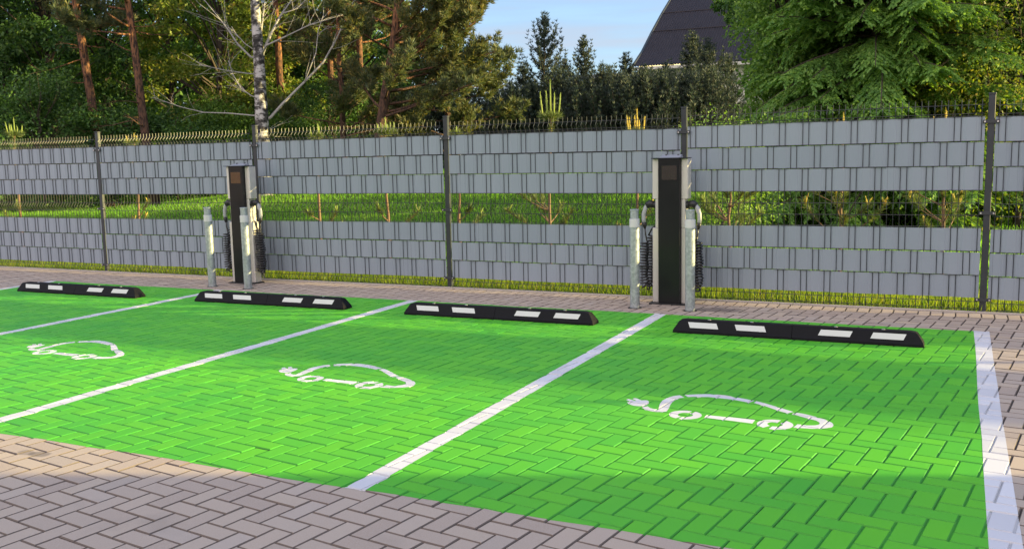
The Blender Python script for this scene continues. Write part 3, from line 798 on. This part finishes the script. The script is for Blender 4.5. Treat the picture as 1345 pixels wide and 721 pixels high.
# tall pines of the wood at left
RIGHT = RM[:, 0]
def lean_px(k): return (float(RIGHT[0] * k), float(RIGHT[1] * k))
G1 = 'tall pines of the wood'
scots_pine('pine_tree', 13, .155, lean_px(-.085), .40, 34, 2.4, 'tall pine with a bare reddish trunk, leftmost of the trunks', 'tree', at(139, 28.5), group=G1, dead=16)
scots_pine('pine_tree', 12.5, .14, lean_px(-.06), .38, 34, 2.3, 'tall pine with a bare orange trunk, second trunk from the left', 'tree', at(199, 27.5), group=G1, dead=18)
scots_pine('pine_tree', 12, .16, lean_px(.0), .46, 26, 2.2, 'orange pine trunk standing just right of the white birch', 'tree', at(374, 33), group=G1, dead=12)
scots_pine('pine_tree', 12, .14, lean_px(.005), .34, 26, 2.2, 'slim pine trunk between the birch and the big golden pine', 'tree', at(439, 34), group=G1, dead=14)
scots_pine('pine_tree', 12, .15, lean_px(.03), .36, 30, 2.4, 'pine with a sunlit trunk just left of the big golden pine', 'tree', at(474, 33), group=G1, dead=10)
scots_pine('big_pine_tree', 12, .165, lean_px(.19), .16, 76, 3.6, 'big spreading pine with red trunk and golden boughs against the sky', 'tree', at(487, 27), dead=8, side=YAW + .1, dens=1.15)

scots_pine('pine_tree', 7.2, .11, lean_px(.02), .08, 40, 2.2, 'lower dense pine right of the big pine trunk, its boughs edging the sky', 'tree', at(588, 29), dead=3)
scots_pine('pine_tree', 8.5, .11, lean_px(.0), .10, 40, 2.0, 'lower dense pine filling the space left of the big pine trunk', 'tree', at(452, 30), dead=6)
# birch
broot = empty('birch_tree', (*at(349, 27), 0)); tag(broot, 'bare white birch with black bark marks and leafless forking branches', 'tree')
bo = np.array([*at(349, 27), 0])
def bp(l, dd): return [at3(x, y, 27 + d_) - bo for (x, y), d_ in zip(l, np.linspace(0, dd, len(l)))]
mb = MB(); l = [(350.5, 290), (347, 215), (344, 160), (341.5, 110), (340, 75), (336.5, 30), (333, -30), (331, -110)]
mb.tube(bp(l, 0), [.23, .205, .19, .17, .155, .14, .12, .085], 12); mb.build('trunk', M['birch'], broot, True)
BR = [([(345, 160), (356, 154), (372, 136), (400, 108), (425, 82), (440, 55), (452, 30), (470, -10)], .6, .062), ([(340, 78), (329, 75), (312, 58), (300, 40), (286, 22), (268, 0)], -.5, .045),
      ([(341, 95), (345, 70), (356, 45), (368, 22), (380, 5), (396, -20)], .8, .07), ([(342, 75), (350, 60), (372, 50), (405, 34), (450, 20)], -1., .04), ([(343, 152), (332, 152), (300, 149), (268, 148), (238, 141), (200, 128)], 1.2, .03),
      ([(340, 60), (344, 35), (347, 10), (349, -20)], .2, .04), ([(341, 98), (325, 97), (292, 92), (262, 85)], -.8, .026), ([(343, 131), (330, 126), (316, 116), (305, 96), (300, 80)], .7, .022),
      ([(372, 18), (390, 12), (410, -8)], .3, .025), ([(400, 108), (415, 70), (418, 40), (425, 20)], .3, .02), ([(340, 70), (322, 58), (310, 45), (304, 35)], .3, .018), ([(347, 165), (357, 170), (362, 185)], .3, .018)]
mb = MB()
for l, dd, r in BR:
    pts = bp(l, dd); mb.tube(pts, list(np.linspace(r * .85, .010, len(pts))), 6)
    for k in range(10 if r > .02 else 5):
        q = along(pts, rng.uniform(.3, 1)); d = unit(pts[-1] - pts[0]) + rand_unit(1)[0] * .9 + np.array([0, 0, .2])
        mb.tube(bend(q, d, rng.uniform(.4, 1.5), 4, .0, .2), [.009, .007, .006, .004, .003], 4, False)
mb.build('branches', M['birchlimb'], broot, True)

# leafy trees and bushes of the wood
BL = [(-70, 31, 10, 2.8, .4, 'leaf_dark', 'dark leafy tree leaning in from the left edge of the wood', 9000),
      (10, 35, 11, 3.0, .8, 'leaf_dark', 'dark leafy tree at the left edge of the photo with sky showing through', 9000),
      (75, 33, 10.5, 2.8, .6, 'leaf_dark', 'dark leafy tree behind the leftmost pine trunk', 10000),
      (150, 36, 11, 3.0, .6, 'leaf_mid', 'leafy tree filling the space between the two left pine trunks', 10000),
      (225, 37, 12, 3.2, .8, 'leaf_mid', 'leafy tree right of the second pine trunk', 10000),
      (285, 33, 10, 2.8, 1.2, 'leaf_yellow', 'yellow green sunlit leafy tree left of the birch', 10000),
      (345, 38, 12, 3.0, 1., 'leaf_mid', 'leafy tree directly behind the birch', 9000),
      (405, 38, 11, 2.8, .8, 'leaf_yellow', 'yellow green leafy tree right of the birch', 9000),
      (470, 40, 10, 3.0, .8, 'leaf_dark', 'dark leafy tree behind the pines left of the big golden pine', 9000),
      (545, 41, 6.6, 3.0, .5, 'leaf_dark', 'dark leafy tree low behind the big golden pine', 8000)]
for px, d, h, cw, z0, mat, lab, nl in BL:
    broadleaf('leafy_tree', h, cw, z0, nl * 2, M[mat], lab, 'tree', at(px, d), 'leafy trees of the wood', leaf=.15, nclump=90, trunk=.15, lean=(rng.normal(0, .03), rng.normal(0, .03)))
BS = [(-10, 29, 3.4, 2.0, 'leaf_dark', 'dark bush at the left edge behind the fence'), (55, 28.5, 4.1, 2.0, 'leaf_dark', 'rounded dark green bush left of the leftmost pine trunk'),
      (150, 29.5, 3.2, 1.8, 'leaf_dark', 'dark bush between the two left pine trunks'), (230, 30, 3.0, 2.0, 'leaf_dark', 'dark bush right of the second pine trunk'),
      (296, 31, 3.0, 2.0, 'leaf_mid', 'green bush just left of the birch foot'), (382, 32.5, 3.0, 2.0, 'leaf_dark', 'dark bush right of the birch foot'), (440, 32, 3.2, 2.0, 'leaf_dark', 'dark bush under the slim pines')]
for px, d, h, cw, mat, lab in BS:
    broadleaf('bush', h, cw, .1, 12000, M[mat], lab, 'bush', at(px, d), 'bushes at the edge of the wood', leaf=.1, nclump=60, trunk=.05)

# young pines on the slope in the middle distance
YP = [(718, 33, 40, .31, 'tallest young pine standing against the sky in the middle'), (768, 62, 41, .25, 'slim young pine right of the tallest one'),
      (690, 98, 39, .34, 'low young pine left of the tallest one'), (742, 92, 42, .32, 'young pine behind the gap between the two tallest'),
      (800, 102, 39, .3, 'young pine at the left end of the pale house wall'), (822, 84, 40, .26, 'young pine before the left corner of the brown roof'),
      (848, 101, 38, .3, 'young pine under the left part of the brown roof'), (874, 98, 40, .34, 'young pine under the middle of the brown roof'),
      (908, 56, 40, .28, 'tall young pine covering the middle of the brown roof'), (934, 66, 38, .3, 'broad young pine covering the right part of the brown roof'),
      (956, 86, 40, .34, 'young pine next to the big spruce at right'), (650, 122, 41, .45, 'low young pine at the foot of the sky gap'),
      (612, 118, 40, .45, 'low young pine behind the big golden pine boughs'), (575, 116, 39, .45, 'low young pine under the big golden pine'),
      (676, 128, 36, .5, 'lowest young pine at the left foot of the tallest one'), (704, 124, 36, .5, 'bushy young pine before the foot of the tallest one'), (735, 106, 36, .42, 'bushy low young pine behind the tallest planted candles'),
      (765, 120, 36, .5, 'bushy young pine at the foot of the slim one'), (790, 104, 36, .5, 'low young pine left of the pale house wall'), (818, 116, 35, .5, 'dark low young pine before the pale house wall'),
      (846, 106, 35, .5, 'dark low young pine above the golden planted tip'), (872, 110, 35, .5, 'dark low young pine left of the fence post behind the right charger'),
      (902, 114, 35, .5, 'dark low young pine directly above the right charging station post'), (928, 106, 35, .5, 'dark low young pine between the right charger and the spruce'), (535, 122, 38, .45, 'low young pine behind the big pine trunk')]
for px, y, d, wr, lab in YP:
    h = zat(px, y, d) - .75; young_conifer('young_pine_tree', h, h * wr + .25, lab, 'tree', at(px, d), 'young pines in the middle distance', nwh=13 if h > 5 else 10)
# spruce and bushes at right
spruce('spruce_tree', 9.5, 2.25, 330, 'big green spruce with drooping boughs right of the brown roof', at(1150, 15.8), M['spruce'])
spruce('spruce_tree', 8.5, 2.4, 230, 'darker spruce behind the right end of the fence', at(1285, 17.5), M['spruce'])
broadleaf('bright_leafy_tree', 8.2, .85, .3, 52000, M['leaf_bright'], 'bright green feathery leafy tree right of the brown roof', 'tree', at(1035, 17.2), leaf=.085, nclump=190, trunk=.08, sprout=.2)
broadleaf('tangled_bush', 7.6, 2.0, .2, 80000, M['leaf_yellow'], 'tangled yellowish bush at the right edge behind the fence', 'bush', at(1340, 15.2), leaf=.06, nclump=130, trunk=.06)
broadleaf('alder_tree', 14.5, 3.0, 5.3, 24000, M['leaf_dark'], 'dark leafy tree crown reaching over the right end of the brown roof', 'tree', at(1006, 37), leaf=.16, nclump=60, trunk=.12)
broadleaf('shrub', 1.75, .75, .3, 7000, M['leaf_bright'], 'light green shrub behind the fence below the big spruce', 'bush', at(945, 13), leaf=.045, nclump=40, trunk=.03)
for px, d, h, cw, lab in ((1085, 22, 8.0, 1.6, 'dark leafy tree hidden behind the bright feathery tree'), (1180, 18, 7, 2., 'dark leafy tree low behind the big spruce trunk'), (1290, 19, 7.5, 2.2, 'dark leafy tree behind the tangled bush'), (1390, 17, 8, 2.2, 'dark leafy tree at the right edge of the photo')):
    broadleaf('leafy_tree', h, cw, .2, 20000, M['leaf_dark'], lab, 'tree', at(px, d), 'leafy trees behind the spruces', leaf=.15, nclump=110, trunk=.12)
# the far wood closing the view behind the trees at left
Cc = []
for px in np.arange(-90, 520, 16):
    for k in range(3):
        d = rng.uniform(46, 54); q = at(px, d); hh = rng.uniform(6, 10); n = 420; z = rng.random(n) ** .9 * hh
        Cc.append(np.stack([q[0] + rng.normal(0, 1.0, n), q[1] + rng.normal(0, 1.0, n), z + .4], 1))
Cc = np.concatenate(Cc); fo = link('forest', quads_mesh('forest', leaf_quads(Cc, rand_unit(len(Cc)) + np.array([0, 0, -.2]), rng.uniform(.25, .5, len(Cc)), .24)), M['leaf_dark']); tag(fo, 'dark far wood behind the leafy trees at left', 'forest', kind='stuff')
# dead branches hanging in the spruces
mb = MB(); root = empty('dead_branch', tuple(at3(1235, 130, 14.6))); tag(root, 'bare pale dead branches sticking out before the tangled bush', 'branch')
o_ = at3(1235, 130, 14.6)
for l, r in (([(1238, 85), (1260, 68), (1285, 56), (1320, 50)], .018), ([(1238, 85), (1232, 110), (1238, 135)], .012), ([(1240, 90), (1250, 108), (1256, 135), (1250, 160)], .011), ([(1200, 30), (1240, 8), (1285, 4), (1330, 12)], .014), ([(1310, 50), (1310, 25), (1325, 0)], .011), ([(1300, 60), (1315, 90), (1318, 130)], .010), ([(1270, 20), (1290, 8), (1300, -10)], .010)):
    pts = [at3(x, y, 14.6 + .3 * math.sin(k)) - o_ for k, (x, y) in enumerate(l)]; mb.tube(pts, list(np.linspace(r, r * .4, len(pts))), 5)
    for k in range(4):
        q = along(pts, rng.uniform(.2, 1)); mb.tube(bend(q, rand_unit(1)[0] + np.array([0, 0, .2]), rng.uniform(.2, .5), 4, 0, .2), [.006, .005, .004, .003, .002], 4, False)
mb.build('twigs', M['twig'], root, True)

# row of freshly planted pines right behind the fence
def row_pine(px, py_top, label, gold=False, d=10.0, nc=7, seed=0, hasbranch=True, clen=.2):
    yy = FY + .95
    dirv = at3(px, 280, 1.) - CAM; s = (yy - CAM[1]) / dirv[1]; bx = float(CAM[0] + dirv[0] * s); dep = s
    h = zat(px, py_top, dep) + .05 if py_top else 1.45
    root = empty('planted_pine', (bx, yy, -.05)); tag(root, label, 'sapling', 'young pines planted in a row behind the fence')
    tp = trunk_pts(h - clen * .8, (rng.normal(0, .01), 0), .02, 7); mb = MB(); mb.tube(tp, list(np.linspace(.022, .008, len(tp))), 7)
    nd_c, nd_a, cq = [], [], []
    top = tp[-1]
    for i in range(3):
        z = (.62 if hasbranch else .4) + .16 * i
        for b in range((3 if hasbranch else 1)):
            az = rng.uniform(0, 6.28); L = rng.uniform(.25, .55) * (1.1 - .15 * i)
            p = bend(along(tp, min(.97, z / h)), (math.cos(az), math.sin(az), .35), L, 5, .5, .12); mb.tube(p, [.008, .007, .006, .005, .004, .003], 4, False)
            for s_ in np.linspace(.55, 1, 6): nd_c.append(along(p, s_)); nd_a.append(unit(p[-1] - p[0]) + np.array([0, 0, .6]))
            for k in range(3 if rng.random() < .75 else 1):
                dv = np.array([rng.normal(0, .3), rng.normal(0, .3), 1.]); cq.append((p[-1], dv, rng.uniform(.04, .10)))
    for s_ in np.linspace(.80, 1, 12): nd_c.append(along(tp, s_)); nd_a.append(np.array([0, 0, 1.]))
    for k in range(nc):
        az = 6.28 * k / nc; dv = np.array([math.cos(az) * .45, math.sin(az) * .45, 1.]) if k else np.array([0, 0, 1.])
        st = top + np.array([math.cos(az) * .03, math.sin(az) * .03, -.03]) * (1 if k else 0)
        # candles curve up from a shared base
        p1 = st + unit(np.array([math.cos(az) * .9, math.sin(az) * .9, .5])) * (.07 if k else 0); cq.append((p1, np.array([math.cos(az) * .12, math.sin(az) * .12, 1.]) if k else dv, clen * (1 if k == 0 else rng.uniform(.45, .8))))
        for s_ in (0, .5, 1): nd_c.append(st + (p1 - st) * s_); nd_a.append(np.array([math.cos(az), math.sin(az), .8]))
    mb.build('trunk', M['pinetwig'], root, True)
    link('needles', quads_mesh('needles', needle_tufts(np.array(nd_c), np.array(nd_a), 24, .085, .006, .8)), M['needle_row'], root)
    V = []
    for p, d_, L in cq:
        cb = MB(); d_ = unit(d_); cb.tube([p, p + d_ * L * .3, p + d_ * L * .75, p + d_ * L], [.006, .0085, .0075, .003], 5)
        k = int(L * 90); c = p + d_ * L * rng.random((k, 1)); V.append(leaf_quads(c, d_ * 1.3 + rand_unit(k) * .8, .035, .004))
        cb.build('new_shoot', M['candle_gold' if gold else 'candle'], root, True)
    link('shoot_needles', quads_mesh('shoot_needles', np.concatenate(V)), M['candle_gold' if gold else 'candle'], root)
row_pine(27, 160, 'planted young pine with upright pale green candles near the left edge', nc=6, clen=.24, hasbranch=False)
row_pine(182, 178, 'planted young pine with a withered orange tip below the second pine trunk', True, nc=3, clen=.12, hasbranch=False)
row_pine(419, 166, 'planted young pine with two pale shoots right of the birch', nc=3, clen=.16, hasbranch=False)
row_pine(510, 160, 'planted young pine with a bushy light green tip before the big pine trunk', nc=8, clen=.16, hasbranch=False)
row_pine(604, 168, 'planted young pine with a thin stem just right of the middle fence post', nc=3, clen=.1, hasbranch=False)
row_pine(722, 118, 'planted young pine with the tallest yellow green candles, below the tallest distant pine', nc=8, clen=.38)
row_pine(836, 150, 'planted young pine with a golden tip left of the right charging station', True, nc=6, clen=.25, hasbranch=False)
row_pine(958, None, 'planted young pine low behind the fence, just right of the right charging station', nc=4, clen=.16)
row_pine(1104, 155, 'planted young pine with a single yellow shoot under the big spruce', True, nc=3, clen=.14)
row_pine(1240, 150, 'planted young pine with yellow shoots left of the last fence post', True, nc=4, clen=.16)

# ------------------------------------------------------------------ house beyond the pines
P0 = np.array([*at(832, 60), 0]); P1 = np.array([*at(990, 57.2), 0]); ux = unit(P1 - P0); uy = np.array([-ux[1], ux[0], 0])
if uy @ np.array([0, 1, 0]) < 0: uy = -uy
hr = empty('brown_roofed_house', tuple(P0), math.atan2(ux[1], ux[0])); tag(hr, 'pale house with a tall curved dark brown corrugated roof behind the young pines', 'house')
def vz(px, py):     # point of the verge plane (through P0, along uy) seen at px,py
    d = at3(px, py, 1.) - CAM; A_ = np.array([[d[0], -uy[0]], [d[1], -uy[1]]]); s, t = np.linalg.solve(A_, (P0 - CAM)[:2]); return float(t), float(CAM[2] + s * d[2])
vprof = [vz(832, 88), vz(845, 68), vz(858, 42), vz(871, 18), vz(883, -2)]
t_, z_ = vprof[-1]; st = (vprof[-1][1] - vprof[-2][1]) / (vprof[-1][0] - vprof[-2][0])
vprof.append((t_ + 1.2, z_ + 1.2 * st * .92)); EZ = vprof[0][1]; DEP = 2 * vprof[-1][0]; HL = 15.
mb = MB()
def corrug(L=HL, step=.17):
    xs = np.arange(0, L, step / 4); prof = [(t, z) for t, z in vprof] + [(DEP - t, z) for t, z in reversed(vprof[:-1])]
    vs, fs = [], []; n = len(prof)
    for k, x in enumerate(xs):
        o2 = .05 * math.sin(2 * math.pi * x / step)
        for t, z in prof: vs.append((x, t - (o2 if t <= DEP / 2 else -o2) * .8, z + o2 * .5))
    for k in range(len(xs) - 1):
        for j in range(n - 1): fs.append((k * n + j, (k + 1) * n + j, (k + 1) * n + j + 1, k * n + j + 1))
    return vs, fs
mb.add(*corrug()); rf = mb.build('roof', M['roof'], hr, True)
mb = MB()
for i in (2, 3):
    t, z = vprof[i]; mb.tube([(-.05, t - .06, z + .01), (HL, t - .06, z + .01)], .035, 5)
mb.build('roof_seam', M['roof'], rf)
mb = MB(); mb.tube([(-.06, t - .03, z) for t, z in vprof], .10, 6); mb.tube([(-.06, DEP - t + .03, z) for t, z in vprof], .10, 6); mb.build('verge_board', M['anthracite'], rf)
mb = MB(); mb.box(-.2, HL, -.55, .12, EZ - .28, EZ - .1); mb.build('eave', M['plaster'], rf)
mb = MB(); gab = [(.25, t, z - .15) for t, z in vprof] + [(.25, DEP - t, z - .15) for t, z in reversed(vprof[:-1])]
mb.add(gab, [tuple(range(len(gab)))]); mb.box(.25, HL - .2, .2, DEP - .2, 0, EZ - .15)
wl = mb.build('wall', M['plaster'], hr)
mb = MB(); mb.box(-3.6, .24, 1.0, DEP - 1.0, 0, EZ - .55); mb.build('annex_wall', M['plaster'], hr)
mb = MB(); mb.box(-3.9, .24, .6, DEP - .6, EZ - .54, EZ - .3); mb.build('annex_roof', M['lid'], hr)
for x in (2.5, 5.5, 8.5, 11.5):
    mb = MB(); mb.box(x - .6, x + .6, .12, .19, 2.6, 4.1); mb.build('window', M['anthracite'], hr)

# unseen building added at the right, placed to cast shade over the front
sh = empty('added_shade_building', (7.2, -.55, 0)); tag(sh, 'unseen brown timber building added right of the parking lot to shade its front', 'building')
mb = MB(); mb.box(0, 7, -9, 0, -.05, 3.6); mb.build('wall', M['brownwood'], sh)
mb = MB(); mb.add([(-.0, .0, 3.602), (7.2, .0, 3.602), (7.2, -9.3, 3.602), (-.0, -9.3, 3.602), (3.6, .0, 5.4), (3.6, -9.3, 5.4)], [(0, 4, 5, 3), (1, 2, 5, 4), (0, 1, 4), (3, 5, 2), (0, 3, 2, 1)]); mb.build('roof', M['roof'], sh)
for y in (-2.2, -6):
    mb = MB(); mb.box(-.05, -.002, y - .6, y + .6, .9, 2.2, .01); w = mb.build('window', M['blackgloss'], sh)

barn = empty('added_reflection_barn', (-24, -16, 0)); tag(barn, 'long low unseen brown barn added behind the camera for reflections and warm bounce', 'building')  # unseen barn, added to give the chargers a brown reflection and warm bounce
mb = MB(); mb.box(0, 26, -6, 0, -.05, 3.2); mb.build('wall', M['brownwood'], barn)
mb = MB(); mb.add([(-.3, .3, 3.202), (26.3, .3, 3.202), (26.3, -6.3, 3.202), (-.3, -6.3, 3.202), (-.3, -3, 4.6), (26.3, -3, 4.6)], [(0, 1, 5, 4), (2, 3, 4, 5), (0, 4, 3), (1, 2, 5), (3, 2, 1, 0)]); mb.build('roof', M['roof'], barn)
for x in (3, 8, 13.5, 19):
    mb = MB(); mb.box(x, x + 1.6, .002, .06, .0, 2.3, .01); mb.build('door', M['anthracite'], barn)
